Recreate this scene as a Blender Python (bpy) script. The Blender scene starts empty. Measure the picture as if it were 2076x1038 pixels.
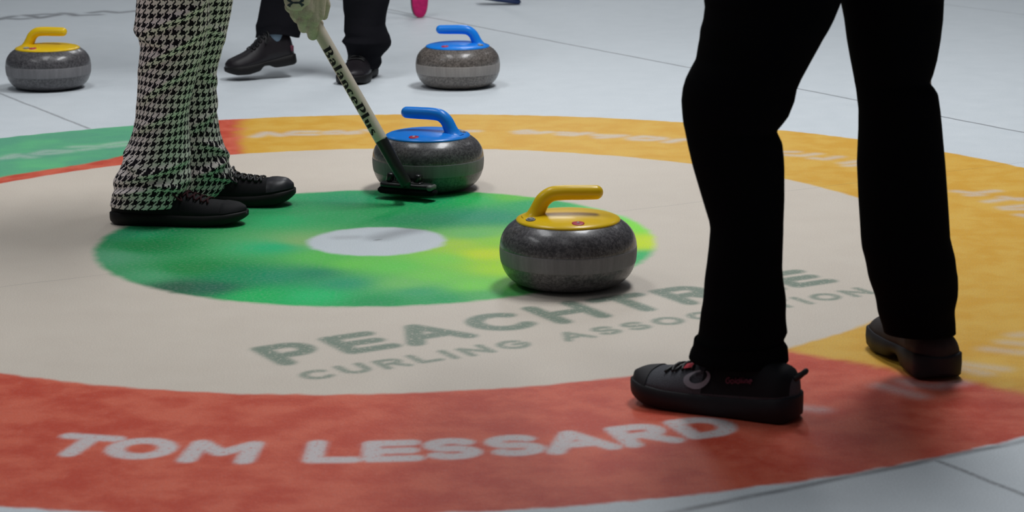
import bpy, bmesh, math, random
import numpy as np
from mathutils import Vector, Matrix, Quaternion
SC = bpy.context.scene
COL = SC.collection
PI = math.pi
# ------------------------------------------------------------------ camera
F_PX, CAM_H, PITCH, ROLL, CX, CY = 4486.0, 1.0031, 0.2158, -0.0056, 0.2958, -4.7353
cam = bpy.data.objects.new('camera', bpy.data.cameras.new('camera'))
COL.objects.link(cam)
cam.data.sensor_width = 36.0
cam.data.lens = F_PX * 36.0 / 2076.0
cam.matrix_world = Matrix.Translation((CX, CY, CAM_H)) @ Matrix.Rotation(PI/2 - PITCH, 4, 'X') @ Matrix.Rotation(ROLL, 4, 'Z')
cam.data.dof.use_dof = True
cam.data.dof.focus_distance = 5.0
cam.data.dof.aperture_fstop = 9.0
SC.camera = cam
# ------------------------------------------------------------------ world, lamps, exposure
SC.view_settings.view_transform = 'Standard'
SC.view_settings.look = 'None'
SC.view_settings.gamma = 1.0
SC.view_settings.exposure = -0.03
w = bpy.data.worlds.new('arena_air'); SC.world = w
w.use_nodes = True
w.node_tree.nodes['Background'].inputs[0].default_value = (0.75, 0.85, 1.0, 1)
w.node_tree.nodes['Background'].inputs[1].default_value = 0.055
def area(name, loc, sx, sy, power, col=(0.97, 0.985, 1.0), aim=None):
    L = bpy.data.lights.new(name, 'AREA'); L.shape = 'RECTANGLE'
    L.size = sx; L.size_y = sy; L.energy = power; L.color = col
    o = bpy.data.objects.new(name, L); COL.objects.link(o); o.location = loc
    if aim is not None:
        o.rotation_euler = (Vector(aim) - Vector(loc)).to_track_quat('-Z', 'Y').to_euler()
    return o
for lx, ly, p in ((-1.2, 0.9, 46), (1.3, 1.4, 120), (-3.4, 6.5, 10), (0.6, 6.8, 50), (4.2, 6.0, 11), (0.5, 12.0, 45), (-3.6, -0.8, 30), (0.0, -2.6, 8)):
    area('ceiling_lamp', (lx, ly, 4.4), 0.8, 2.2, p)

# ------------------------------------------------------------------ pixel <-> place
_R = (Matrix.Rotation(PI/2 - PITCH, 3, 'X') @ Matrix.Rotation(ROLL, 3, 'Z'))
def ray(u, v):
    return _R @ Vector(((u - 1038.0)/F_PX, -(v - 519.2)/F_PX, -1.0))
def on_floor(u, v, z=0.0):
    d = ray(u, v); t = (z - CAM_H)/d.z
    return Vector((CX + d.x*t, CY + d.y*t, z))
def at(u, v, Y):
    d = ray(u, v); t = (Y - CY)/d.y
    return Vector((CX + d.x*t, Y, CAM_H + d.z*t))

# ------------------------------------------------------------------ object helpers
def tag(o, label=None, cat=None, group=None, kind=None):
    if label: o['label'] = label
    if cat: o['category'] = cat
    if group: o['group'] = group
    if kind: o['kind'] = kind
    return o
def empty(name, loc, label, cat, group=None, rz=0.0):
    o = bpy.data.objects.new(name, None); COL.objects.link(o)
    o.location = loc; o.rotation_euler = (0, 0, rz); o.empty_display_size = 0.1
    tag(o, label, cat, group)
    return o
def mesh_obj(name, verts, faces, mat, parent=None, smooth=True, world=True, uvs=None):
    me = bpy.data.meshes.new(name)
    me.from_pydata([tuple(v) for v in verts], [], faces)
    me.validate(); me.update()
    bm = bmesh.new(); bm.from_mesh(me)
    bmesh.ops.recalc_face_normals(bm, faces=bm.faces); bm.to_mesh(me); bm.free()
    if smooth:
        me.polygons.foreach_set('use_smooth', [True]*len(me.polygons))
    me.materials.append(mat)
    o = bpy.data.objects.new(name, me); COL.objects.link(o)
    if uvs is not None:
        lay = me.uv_layers.new(name='UVMap')
        for lp in me.loops: lay.data[lp.index].uv = uvs[lp.vertex_index]
    if parent is not None:
        o.parent = parent
        if world:
            o.matrix_parent_inverse = world_matrix(parent).inverted()
    return o
def world_matrix(o):
    m = o.matrix_basis.copy()
    if o.parent: m = world_matrix(o.parent) @ o.matrix_parent_inverse @ m
    return m
class MB:
    def __init__(s): s.v = []; s.f = []
    def add(s, verts, faces):
        b = len(s.v); s.v += [Vector(p) for p in verts]; s.f += [tuple(i + b for i in f) for f in faces]
    def loft(s, rings, caps=True, closed=True):
        n = len(rings); m = len(rings[0]); V = [p for r in rings for p in r]; Fc = []
        for i in range(n - 1):
            for j in range(m if closed else m - 1):
                a = i*m + j; b = i*m + (j + 1) % m
                Fc.append((a, b, b + m, a + m))
        if caps:
            Fc.append(tuple(range(m))[::-1]); Fc.append(tuple((n - 1)*m + j for j in range(m)))
        s.add(V, Fc)
    def tube(s, pts, r, m=10, caps=True, flat=1.0):
        pts = [Vector(p) for p in pts]; n = len(pts)
        rr = r if isinstance(r, (list, tuple)) else [r]*n
        rings = []; up = None
        for i in range(n):
            t = (pts[min(i + 1, n - 1)] - pts[max(i - 1, 0)]).normalized()
            if up is None:
                up = Vector((0, 0, 1)) if abs(t.z) < 0.9 else Vector((0, 1, 0))
            a = t.cross(up).normalized(); up = a.cross(t).normalized()
            rings.append([pts[i] + (a*math.cos(2*PI*k/m) + up*math.sin(2*PI*k/m)*flat)*rr[i] for k in range(m)])
        s.loft(rings, caps)
    def lathe(s, prof, m=64, off=(0, 0, 0)):
        off = Vector(off)
        rings = [[off + Vector((r*math.cos(2*PI*k/m), r*math.sin(2*PI*k/m), z)) for k in range(m)] for r, z in prof]
        s.loft(rings, True)
    def box(s, c, size, rot=None, bev=0.0):
        c = Vector(c); hx, hy, hz = size[0]/2, size[1]/2, size[2]/2
        b = min(bev, hx*.9, hy*.9, hz*.9)
        if b <= 0:
            rings = [[(-hx, -hy, z), (hx, -hy, z), (hx, hy, z), (-hx, hy, z)] for z in (-hz, hz)]
        else:
            def oc(ix, iy, z, k): 
                x, y = hx - k, hy - k; q = b
                return [(-x + q, -y, z), (x - q, -y, z), (x, -y + q, z), (x, y - q, z), (x - q, y, z), (-x + q, y, z), (-x, y - q, z), (-x, -y + q, z)]
            rings = [oc(0, 0, -hz, b*.7), oc(0, 0, -hz + b*.7, 0), oc(0, 0, hz - b*.7, 0), oc(0, 0, hz, b*.7)]
        R = rot if rot is not None else Matrix.Identity(3)
        s.loft([[c + R @ Vector(p) for p in r] for r in rings], True)
    def build(s, name, mat, parent=None, smooth=True, world=True, subsurf=0):
        o = mesh_obj(name, s.v, s.f, mat, parent, smooth, world)
        if subsurf:
            md = o.modifiers.new('subsurf', 'SUBSURF'); md.levels = subsurf; md.render_levels = subsurf
        return o
def interp(x, xs, ys):
    return float(np.interp(x, xs, ys))
def spline(pts, n):
    """Catmull-Rom through pts, n samples."""
    P = [Vector(p) for p in pts]; out = []
    k = len(P) - 1
    for i in range(n):
        t = i/(n - 1)*k; j = min(int(t), k - 1); f = t - j
        p0, p1, p2, p3 = P[max(j - 1, 0)], P[j], P[j + 1], P[min(j + 2, k)]
        out.append(0.5*((2*p1) + (p2 - p0)*f + (2*p0 - 5*p1 + 4*p2 - p3)*f*f + (3*p1 - p0 - 3*p2 + p3)*f*f*f))
    return out

# ------------------------------------------------------------------ materials
class NT:
    def __init__(s, name):
        s.m = bpy.data.materials.new(name); s.m.use_nodes = True
        s.t = s.m.node_tree; s.n = s.t.nodes; s.bsdf = s.n['Principled BSDF']
    def node(s, typ, **kw):
        x = s.n.new(typ)
        for k, v in kw.items(): setattr(x, k, v)
        return x
    def link(s, a, b): s.t.links.new(a, b)
    def put(s, sock, v):
        if hasattr(v, 'is_linked') or isinstance(v, bpy.types.NodeSocket): s.link(v, sock)
        else: sock.default_value = v
    def math(s, op, a, b=None, c=None, clamp=False):
        x = s.node('ShaderNodeMath', operation=op, use_clamp=clamp)
        s.put(x.inputs[0], a)
        if b is not None: s.put(x.inputs[1], b)
        if c is not None: s.put(x.inputs[2], c)
        return x.outputs[0]
    def mix(s, f, a, b):
        x = s.node('ShaderNodeMix', data_type='RGBA')
        s.put(x.inputs[0], f)
        for sock, v in ((x.inputs[6], a), (x.inputs[7], b)):
            s.put(sock, v if not isinstance(v, tuple) else (v + (1,) if len(v) == 3 else v))
        return x.outputs[2]
    def step(s, x, lo, hi):
        r = s.node('ShaderNodeMapRange', interpolation_type='SMOOTHSTEP')
        s.put(r.inputs[0], x); r.inputs[1].default_value = lo; r.inputs[2].default_value = hi
        return r.outputs[0]
    def noise(s, vec, scale, detail=2.0, rough=0.5):
        x = s.node('ShaderNodeTexNoise'); x.inputs['Scale'].default_value = scale
        x.inputs['Detail'].default_value = detail; x.inputs['Roughness'].default_value = rough
        if vec is not None: s.link(vec, x.inputs['Vector'])
        return x.outputs['Fac']
    def obj(s): return s.node('ShaderNodeTexCoord').outputs['Object']
    def set(s, **kw):
        for k, v in kw.items(): s.put(s.bsdf.inputs[k.replace('_', ' ')], v if not (isinstance(v, tuple) and len(v) == 3) else v + (1,))
    def bump(s, h, strength, dist=0.002):
        b = s.node('ShaderNodeBump'); b.inputs['Strength'].default_value = strength; b.inputs['Distance'].default_value = dist
        s.link(h, b.inputs['Height']); s.link(b.outputs[0], s.bsdf.inputs['Normal'])
def lin(r, g, b, k=1.0):
    f = lambda c: (c/255/12.92 if c <= 10 else ((c/255 + 0.055)/1.055)**2.4)*k
    return (f(r), f(g), f(b))
def plain(name, col, rough=0.5, spec=0.5, metal=0.0, nscale=60, namp=0.12, bump=0.0, coat=0.0):
    t = NT(name); v = t.obj()
    n = t.noise(v, nscale, 3)
    c1 = tuple(c*(1 - namp) for c in col); c2 = tuple(c*(1 + namp) for c in col)
    t.set(Base_Color=t.mix(n, c1, c2), Roughness=rough, Specular_IOR_Level=spec, Metallic=metal, Coat_Weight=coat)
    if bump: t.bump(n, bump)
    return t.m
M = {}
M['cloth_black'] = plain('black_trouser_cloth', (0.0035, 0.0035, 0.0042), 0.95, 0.04, nscale=400, namp=.3)
M['cloth_dark'] = plain('dark_trouser_cloth', (0.010, 0.010, 0.013), 0.95, 0.08, nscale=300, namp=.3)
M['jacket_dark'] = plain('dark_jacket_cloth', (0.02, 0.022, 0.03), 0.9, 0.2, nscale=200)
M['skin'] = plain('skin', (0.55, 0.33, 0.24), 0.5, 0.4, nscale=40, namp=.08)
M['hair'] = plain('brown_hair', (0.05, 0.03, 0.02), 0.6, 0.4, nscale=200, namp=.4)
M['shoe_black'] = plain('black_shoe_canvas', (0.006, 0.0058, 0.008), 0.7, 0.25, nscale=500, namp=.3, bump=.2)
M['shoe_leather'] = plain('black_shoe_leather', (0.012, 0.009, 0.012), 0.45, 0.4, nscale=80, namp=.3, bump=.1)
M['rubber_black'] = plain('black_rubber', (0.008, 0.007, 0.0075), 0.6, 0.3, nscale=120, namp=.2)
M['toe_cap'] = plain('toe_cap_rubber', (0.02, 0.019, 0.026), 0.42, 0.5, nscale=90, namp=.2)
M['lace_black'] = plain('black_lace', (0.006, 0.006, 0.007), 0.45, 0.5, nscale=900, namp=.4)
M['lace_red'] = plain('dark_red_lace', (0.035, 0.006, 0.009), 0.8, 0.2, nscale=900, namp=.4)
M['shoe_mesh'] = plain('grey_mesh_fabric', (0.075, 0.077, 0.09), 0.75, 0.3, nscale=700, namp=.8, bump=.5)
M['shoe_grey'] = plain('charcoal_sole_rubber', (0.015, 0.014, 0.017), 0.6, 0.3, nscale=100, namp=.2)
M['shoe_brown'] = plain('dark_brown_grey_suede', (0.040, 0.033, 0.032), 0.75, 0.25, nscale=100, namp=.25)
M['emblem_grey'] = plain('grey_print', (0.26, 0.24, 0.27), 0.6, 0.4, nscale=500, namp=.2)
M['print_red'] = plain('faded_red_print', (0.15, 0.035, 0.06), 0.6, 0.3, nscale=500, namp=.2)
M['red_tag'] = plain('bright_red_fabric', (0.45, 0.01, 0.03), 0.7, 0.3)
M['sock_blue'] = plain('pale_blue_sock', (0.20, 0.28, 0.36), 0.9, 0.2, nscale=300)
M['glove'] = plain('grey_green_glove_fabric', (0.56, 0.48, 0.41), 0.85, 0.2, nscale=220, namp=.25, bump=.4)
M['glove_patch'] = plain('pale_glove_patch', (0.70, 0.62, 0.53), 0.8, 0.2, nscale=300, namp=.15)
M['emblem_navy'] = plain('dark_slate_print', (0.045, 0.06, 0.085), 0.7, 0.3)
M['shaft_white'] = plain('cream_lacquered_shaft', (0.68, 0.60, 0.51), 0.35, 0.5, nscale=30, namp=.06)
M['shaft_black'] = plain('black_carbon_sleeve', (0.012, 0.012, 0.013), 0.4, 0.5, nscale=200, namp=.3)
M['ink_black'] = plain('black_ink', (0.008, 0.007, 0.010), 0.5, 0.4)
M['plastic_black'] = plain('black_plastic', (0.010, 0.011, 0.012), 0.35, 0.5, nscale=60)
M['plastic_grey'] = plain('grey_plastic', (0.11, 0.12, 0.11), 0.5, 0.4)
M['pad_black'] = plain('black_broom_fabric', (0.006, 0.006, 0.007), 0.95, 0.1, nscale=400, namp=.4)
M['pad_pink'] = plain('pink_broom_fabric', (0.62, 0.025, 0.16), 0.9, 0.2, nscale=60, namp=.4)
M['pad_blue'] = plain('dark_blue_plastic', (0.012, 0.03, 0.11), 0.5, 0.4, nscale=60)
def handle_mat(name, col):
    t = NT(name); n = t.noise(t.obj(), 25, 3)
    c2 = tuple(c*1.1 for c in col)
    t.set(Base_Color=t.mix(n, col, c2), Roughness=0.30, Specular_IOR_Level=0.3, Coat_Weight=0.1, Coat_Roughness=0.10)
    return t.m
M['yellow'] = handle_mat('yellow_handle_plastic', (0.86, 0.56, 0.008))
M['blue'] = handle_mat('blue_handle_plastic', (0.010, 0.25, 0.88))
M['badge_red'] = plain('red_badge', (0.50, 0.015, 0.06), 0.4, 0.5)
M['badge_dark'] = plain('dark_grey_badge', (0.05, 0.055, 0.06), 0.4, 0.5)
M['badge_white'] = plain('white_badge_print', (0.6, 0.6, 0.6), 0.5, 0.4)
def granite(name, dark, light, rough, coat):
    t = NT(name); v = t.obj()
    n1 = t.noise(v, 160, 3, .7); n2 = t.noise(v, 420, 2, .6); n3 = t.noise(v, 14, 2)
    a = t.mix(t.step(n1, .38, .66), dark, light)
    b = t.mix(t.math('MULTIPLY', t.step(n2, .58, .72), .6), a, tuple(min(1, c*2.4) for c in light))
    c = t.mix(t.math('MULTIPLY', t.step(n3, .3, .7), .25), b, dark)
    t.set(Base_Color=c, Roughness=rough, Specular_IOR_Level=0.5, Coat_Weight=coat, Coat_Roughness=0.12)
    return t.m
M['granite'] = granite('grey_granite_polished', (0.045, 0.042, 0.046), (0.135, 0.128, 0.134), 0.36, 0.3)
M['granite_brown'] = granite('brown_grey_granite_polished', (0.075, 0.063, 0.056), (0.23, 0.20, 0.178), 0.36, 0.3)
def band(name, col):
    t = NT(name); v = t.obj()
    mp = t.node('ShaderNodeMapping'); t.link(v, mp.inputs[0]); mp.inputs['Scale'].default_value = (60, 60, 4)
    n1 = t.noise(mp.outputs[0], 1.6, 3, .6); n2 = t.noise(v, 300, 2, .6)
    a = t.mix(n1, tuple(c*.6 for c in col), tuple(c*1.45 for c in col))
    t.set(Base_Color=t.mix(t.math('MULTIPLY', n2, .5), a, tuple(c*.6 for c in col)), Roughness=0.65, Specular_IOR_Level=0.4)
    return t.m
M['band'] = band('chipped_striking_band_granite', (0.225, 0.217, 0.226))
M['band_brown'] = band('chipped_brown_striking_band_granite', (0.36, 0.33, 0.31))
def houndstooth():
    t = NT('houndstooth_cloth')
    uv = t.node('ShaderNodeTexCoord').outputs['UV']
    # a little slackness in the cloth so that rows wander
    nz = t.node('ShaderNodeTexNoise'); nz.inputs['Scale'].default_value = 9.0; nz.inputs['Detail'].default_value = 1.0
    t.link(uv, nz.inputs['Vector'])
    sub = t.node('ShaderNodeVectorMath', operation='SUBTRACT'); t.link(nz.outputs['Color'], sub.inputs[0]); sub.inputs[1].default_value = (.5, .5, .5)
    scl = t.node('ShaderNodeVectorMath', operation='SCALE'); t.link(sub.outputs[0], scl.inputs[0]); scl.inputs['Scale'].default_value = 0.016
    ad = t.node('ShaderNodeVectorMath', operation='ADD'); t.link(uv, ad.inputs[0]); t.link(scl.outputs[0], ad.inputs[1])
    sep = t.node('ShaderNodeSeparateXYZ'); t.link(ad.outputs[0], sep.inputs[0])
    PER = 0.0196
    x = t.math('FLOOR', t.math('MULTIPLY', sep.outputs[0], 8/PER)); y = t.math('FLOOR', t.math('MULTIPLY', sep.outputs[1], 8/PER))
    xm = t.math('FLOORED_MODULO', x, 8.0); ym = t.math('FLOORED_MODULO', y, 8.0)
    tw = t.math('LESS_THAN', t.math('FLOORED_MODULO', t.math('SUBTRACT', x, y), 4.0), 2.0)
    dx = t.math('LESS_THAN', xm, 4.0); dy = t.math('LESS_THAN', ym, 4.0)
    dark = t.math('ADD', t.math('MULTIPLY', tw, dx), t.math('MULTIPLY', t.math('SUBTRACT', 1.0, tw), dy))
    t.set(Base_Color=t.mix(dark, (0.90, 0.81, 0.79), (0.009, 0.006, 0.011)), Roughness=0.85, Specular_IOR_Level=0.2)
    return t.m
M['houndstooth'] = houndstooth()

# ------------------------------------------------------------------ stroke lettering
def arc(cx, cy, rx, ry, a0, a1, n=18):
    return [(cx + rx*math.cos(math.radians(a0 + (a1 - a0)*i/n)), cy + ry*math.sin(math.radians(a0 + (a1 - a0)*i/n))) for i in range(n + 1)]
h = 0.11     # half stroke: letters live in a box of height 1
SANS = {
 'T': (0.86, [[(0.02, 1 - h), (0.84, 1 - h)], [(0.43, 1 - h), (0.43, h*.4)]]),
 'O': (1.05, [arc(.525, .5, .525 - h, .5 - h, 0, 360, 32)]),
 'M': (1.10, [[(h, h*.4), (h, 1 - h)], [(h, 1 - h), (.55, .42), (1.10 - h, 1 - h)], [(1.10 - h, 1 - h), (1.10 - h, h*.4)]]),
 'L': (0.74, [[(h, 1 - h*.4), (h, h)], [(h, h), (.72, h)]]),
 'E': (0.78, [[(h, h), (h, 1 - h)], [(h, 1 - h), (.74, 1 - h)], [(h, .5), (.70, .5)], [(h, h), (.76, h)]]),
 'S': (0.80, [arc(.40, .70, .29, .19, 30, 180, 14) + arc(.40, .70, .29, .20, 180, 270, 8) + arc(.40, .30, .30, .20, 90, 0, 8) + arc(.40, .30, .30, .19, 0, -150, 14)]),
 'A': (1.00, [[(.05, h*.4), (.5, 1 - h)], [(.5, 1 - h), (.95, h*.4)], [(.24, .32), (.76, .32)]]),
 'R': (0.86, [[(h, h*.4), (h, 1 - h)], [(h, 1 - h), (.5, 1 - h)] + arc(.5, .68, .25, .21, 90, -90, 12) + [(h, .47)], [(.45, .45), (.80, h*.4)]]),
 'D': (0.95, [[(h, h), (h, 1 - h)], [(h, 1 - h), (.42, 1 - h)] + arc(.42, .5, .42, .5 - h, 90, -90, 18) + [(h, h)]]),
 'P': (0.82, [[(h, h*.4), (h, 1 - h)], [(h, 1 - h), (.48, 1 - h)] + arc(.48, .655, .24, .235, 90, -90, 12) + [(h, .42)]]),
 'C': (0.95, [arc(.53, .5, .53 - h, .5 - h, 48, 312, 28)]),
 'H': (0.95, [[(h, h*.4), (h, 1 - h*.4)], [(.95 - h, h*.4), (.95 - h, 1 - h*.4)], [(h, .5), (.95 - h, .5)]]),
 'U': (0.92, [[(h, 1 - h*.4), (h, .42)] + arc(.46, .42, .46 - h, .42 - h, 180, 360, 16) + [(.92 - h, 1 - h*.4)]]),
 'I': (0.28, [[(.14, h*.4), (.14, 1 - h*.4)]]),
 'N': (0.96, [[(h, h*.4), (h, 1 - h)], [(h, 1 - h), (.96 - h, h)], [(.96 - h, h), (.96 - h, 1 - h*.4)]]),
 'G': (1.00, [arc(.53, .5, .53 - h, .5 - h, 48, 360, 28) + [(.60, .5)]]),
}

# ------------------------------------------------------------------ the ice sheet with its painted house
TH = 0.5256
UX, UY = math.cos(TH), math.sin(TH)            # tee line direction; centre line is (-UY, UX)
def axis(lo, hi, st): return list(np.arange(lo, hi - st*.5, st))
xs = np.array(axis(-14, -2.5, 2.3) + axis(-2.5, 1.9, 0.006) + axis(1.9, 2.6, .1) + axis(2.6, 14.1, 2.3))
ys = np.array(axis(-8, -1.92, 1.52) + axis(-1.92, 1.92, 0.006) + axis(1.92, 4.4, .31) + axis(4.4, 5.25, .012) + axis(5.25, 22, 2.0) + [22.0])
nx, ny = len(xs), len(ys)
GX, GY = np.meshgrid(xs, ys)
gx = GX.ravel(); gy = GY.ravel()
white = np.zeros(gx.size); green = np.zeros(gx.size); scuff = np.zeros(gx.size)
def stroke_field(field, pts, halfw, soft, val=1.0):
    P = np.array([(p[0], p[1]) for p in pts])
    lo = P.min(0) - halfw - soft*2; hi = P.max(0) + halfw + soft*2
    ix0, ix1 = np.searchsorted(xs, lo[0]), np.searchsorted(xs, hi[0])
    iy0, iy1 = np.searchsorted(ys, lo[1]), np.searchsorted(ys, hi[1])
    if ix1 <= ix0 or iy1 <= iy0: return
    sub = (np.arange(iy0, iy1)[:, None]*nx + np.arange(ix0, ix1)[None, :]).ravel()
    qx, qy = gx[sub], gy[sub]
    d = np.full(sub.size, 9.0)
    for a, b in zip(P[:-1], P[1:]):
        ab = b - a; L = max(float(ab @ ab), 1e-12)
        t = np.clip(((qx - a[0])*ab[0] + (qy - a[1])*ab[1])/L, 0, 1)
        d = np.minimum(d, np.hypot(qx - a[0] - ab[0]*t, qy - a[1] - ab[1]*t))
    s = np.clip((halfw + soft - d)/(2*soft), 0, 1); s = s*s*(3 - 2*s)*val
    field[sub] = np.maximum(field[sub], s)
def ring_letter(ch, ang, r_out, r_in, width_k=1.0, soft=.006):
    wd, strokes = SANS[ch]; H = r_out - r_in
    for st in strokes:
        pts = []
        for i in range(len(st) - 1):
            for k in range(5):
                f = k/4; pts.append((st[i][0]*(1 - f) + st[i+1][0]*f, st[i][1]*(1 - f) + st[i+1][1]*f))
        wp = []
        for (x, y) in pts:
            a = math.radians(ang) + (x - wd/2)*H*width_k/((r_out + r_in)/2); r = r_out - y*H
            wp.append((r*math.cos(a), r*math.sin(a)))
        stroke_field(white, wp, H*h*1.36, soft)
for ch, a in zip('TOMLESSARD', (-103.7, -100.1, -95.4, -89.2, -85.9, -82.4, -78.8, -75.2, -71.2, -67.2)):
    ring_letter(ch, a, 1.585, 1.484, 0.95)
def tee_text(txt, u0, u1, v_bot, H, gap, soft, val):
    tot = sum((SANS[c][0] if c != ' ' else .55) for c in txt) + gap*(len(txt) - 1)
    k = (u1 - u0)/tot; u = u0
    for c in txt:
        if c != ' ':
            for st in SANS[c][1]:
                wp = [((u + x*k)*UX - (v_bot + y*H)*UY, (u + x*k)*UY + (v_bot + y*H)*UX) for x, y in st]
                stroke_field(green, wp, H*h*1.22, soft, val)
        u += ((SANS[c][0] if c != ' ' else .55) + gap)*k
tee_text('PEACHTREE', -0.607, 0.602, -0.836, 0.131, 0.30, 0.008, 1.0)
tee_text('CURLING ASSOCIATION', -0.610, 0.612, -0.957, 0.058, 0.36, 0.0065, 0.9)
# lettering on the ring that is too worn and oblique to read: its marks as they stand
def marks(field, lines, hw, soft, val):
    for ln in lines:
        stroke_field(field, [on_floor(u, v)[:2] for u, v in ln], hw, soft, val)
marks(white, [[(520, 277), (541, 269), (570, 275)], [(582, 272), (600, 267), (636, 267)], [(586, 273), (636, 273)], [(664, 268), (684, 266), (700, 270), (722, 267)],
              [(664, 271), (682, 271)], [(706, 271), (722, 270)], [(744, 264), (756, 266)], [(952, 266), (962, 266)],
              [(1052, 267), (1068, 265), (1088, 270), (1112, 268)], [(1055, 270), (1070, 270)], [(1138, 269), (1158, 270), (1176, 272)], [(1140, 273), (1160, 274), (1190, 270)],
              [(1210, 274), (1232, 275), (1260, 275)], [(1218, 279), (1250, 277)], [(1282, 280), (1305, 277), (1340, 280)], [(1286, 283), (1316, 284), (1342, 282)],
              [(1356, 288), (1375, 284), (1388, 283)]], .018, .022, .8)
marks(white, [[(1586, 308), (1612, 308)], [(1588, 314), (1625, 316), (1655, 312)], [(1650, 321), (1672, 323), (1700, 318)], [(1712, 331), (1740, 327)], [(1720, 336), (1742, 334)]], .014, .022, .75)
marks(white, [[(1940, 388), (1975, 392), (2018, 387)], [(1968, 396), (1985, 395)], [(2003, 409), (2035, 404), (2070, 403)], [(2036, 400), (2066, 405)],
              [(2034, 421), (2076, 417)], [(2040, 424), (2078, 424)], [(2070, 436), (2090, 440)]], .013, .02, .75)
marks(white, [[(2004, 708), (2080, 716)], [(2040, 694), (2080, 698)], [(2060, 680), (2084, 678)], [(1950, 738), (2030, 748)], [(1952, 747), (1995, 757)],
              [(1835, 773), (1850, 780), (1900, 784), (1945, 776)], [(1790, 783), (1830, 794), (1862, 803)], [(1622, 827), (1662, 831)]], .016, .022, .5)
marks(white, [[(-4, 322), (20, 320), (40, 316), (62, 319)], [(6, 321), (30, 314)], [(72, 312), (95, 306), (125, 306), (142, 306)], [(80, 313), (110, 311), (136, 308)],
              [(150, 298), (175, 297), (205, 297)], [(165, 304), (190, 301)], [(215, 294), (240, 290), (258, 288)], [(222, 298), (255, 294)]], .016, .026, .55)
marks(scuff, [[(-4, 40), (12, 36), (28, 33)], [(18, 38), (40, 39), (56, 38)], [(52, 31), (66, 33), (80, 37), (95, 34), (120, 30)], [(62, 31), (90, 29), (118, 29)],
              [(126, 27), (140, 28), (156, 32), (172, 31), (200, 30)], [(185, 26), (210, 23), (240, 26), (280, 22)]], .020, .026, .75)
marks(scuff, [[(762, 487), (770, 486)]], .004, .004, .9)
marks(scuff, [[(770, 482), (800, 474), (830, 468)]], .028, .03, .42)
marks(scuff, [[(690, 482), (720, 481)]], .018, .02, .25)
# marbled paint of the inner disc: pools of colour
pools = [((300, 500), (14, 118, 60)), ((250, 470), (60, 140, 100)), ((215, 520), (90, 150, 115)), ((380, 545), (30, 122, 62)), ((360, 583), (40, 80, 62)), ((430, 583), (38, 90, 72)), ((300, 560), (80, 145, 105)),
         ((330, 455), (28, 100, 60)), ((480, 560), (34, 128, 84)), ((560, 500), (62, 168, 118)), ((560, 560), (48, 128, 96)), ((640, 555), (44, 122, 92)), ((700, 575), (52, 138, 104)),
         ((520, 600), (52, 164, 94)), ((640, 600), (64, 172, 110)), ((770, 612), (44, 138, 84)), ((850, 592), (72, 150, 106)), ((900, 606), (56, 144, 94)), ((980, 600), (90, 160, 100)),
         ((610, 490), (130, 168, 112)), ((660, 520), (100, 176, 96)), ((720, 535), (112, 186, 96)), ((800, 540), (110, 188, 98)), ((880, 560), (122, 190, 98)), ((960, 580), (126, 194, 98)), ((820, 575), (118, 178, 108)),
         ((930, 495), (160, 192, 86)), ((980, 515), (184, 202, 70)), ((1010, 545), (158, 198, 80)), ((900, 525), (128, 194, 96)), ((1000, 490), (140, 190, 84)), ((960, 475), (110, 174, 106)),
         ((560, 445), (70, 168, 110)), ((620, 430), (76, 160, 106)), ((700, 440), (66, 154, 98)), ((760, 430), (60, 150, 92)), ((830, 445), (40, 130, 84)), ((900, 445), (34, 126, 86)), ((960, 440), (40, 134, 100)),
         ((1010, 440), (40, 134, 100)), ((880, 405), (58, 152, 100)), ((960, 405), (70, 168, 100)), ((1040, 400), (104, 176, 84)), ((1080, 415), (60, 150, 100)), ((700, 405), (58, 140, 100)), ((560, 415), (70, 150, 104)),
         ((1270, 430), (124, 206, 120)), ((1300, 460), (136, 206, 96)), ((1320, 492), (188, 206, 84)), ((1280, 495), (186, 206, 78)), ((1305, 518), (70, 166, 108)), ((1290, 535), (76, 164, 104)), ((1200, 590), (60, 130, 84)), ((1100, 600), (80, 150, 90))]
inn = np.where(gx*gx + gy*gy < 0.68**2)[0]
num = np.zeros((inn.size, 3)); den = np.zeros(inn.size)
for (u, v), c in pools:
    p = on_floor(u, v)
    wgt = 1.0/(((gx[inn] - p.x)**2 + (gy[inn] - p.y)**2 + 0.0009)**1.6)
    num += wgt[:, None]*np.array(lin(*c)); den += wgt
paint = np.zeros((gx.size, 4)); paint[:, 3] = 1
paint[inn, :3] = num/den[:, None]
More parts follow.
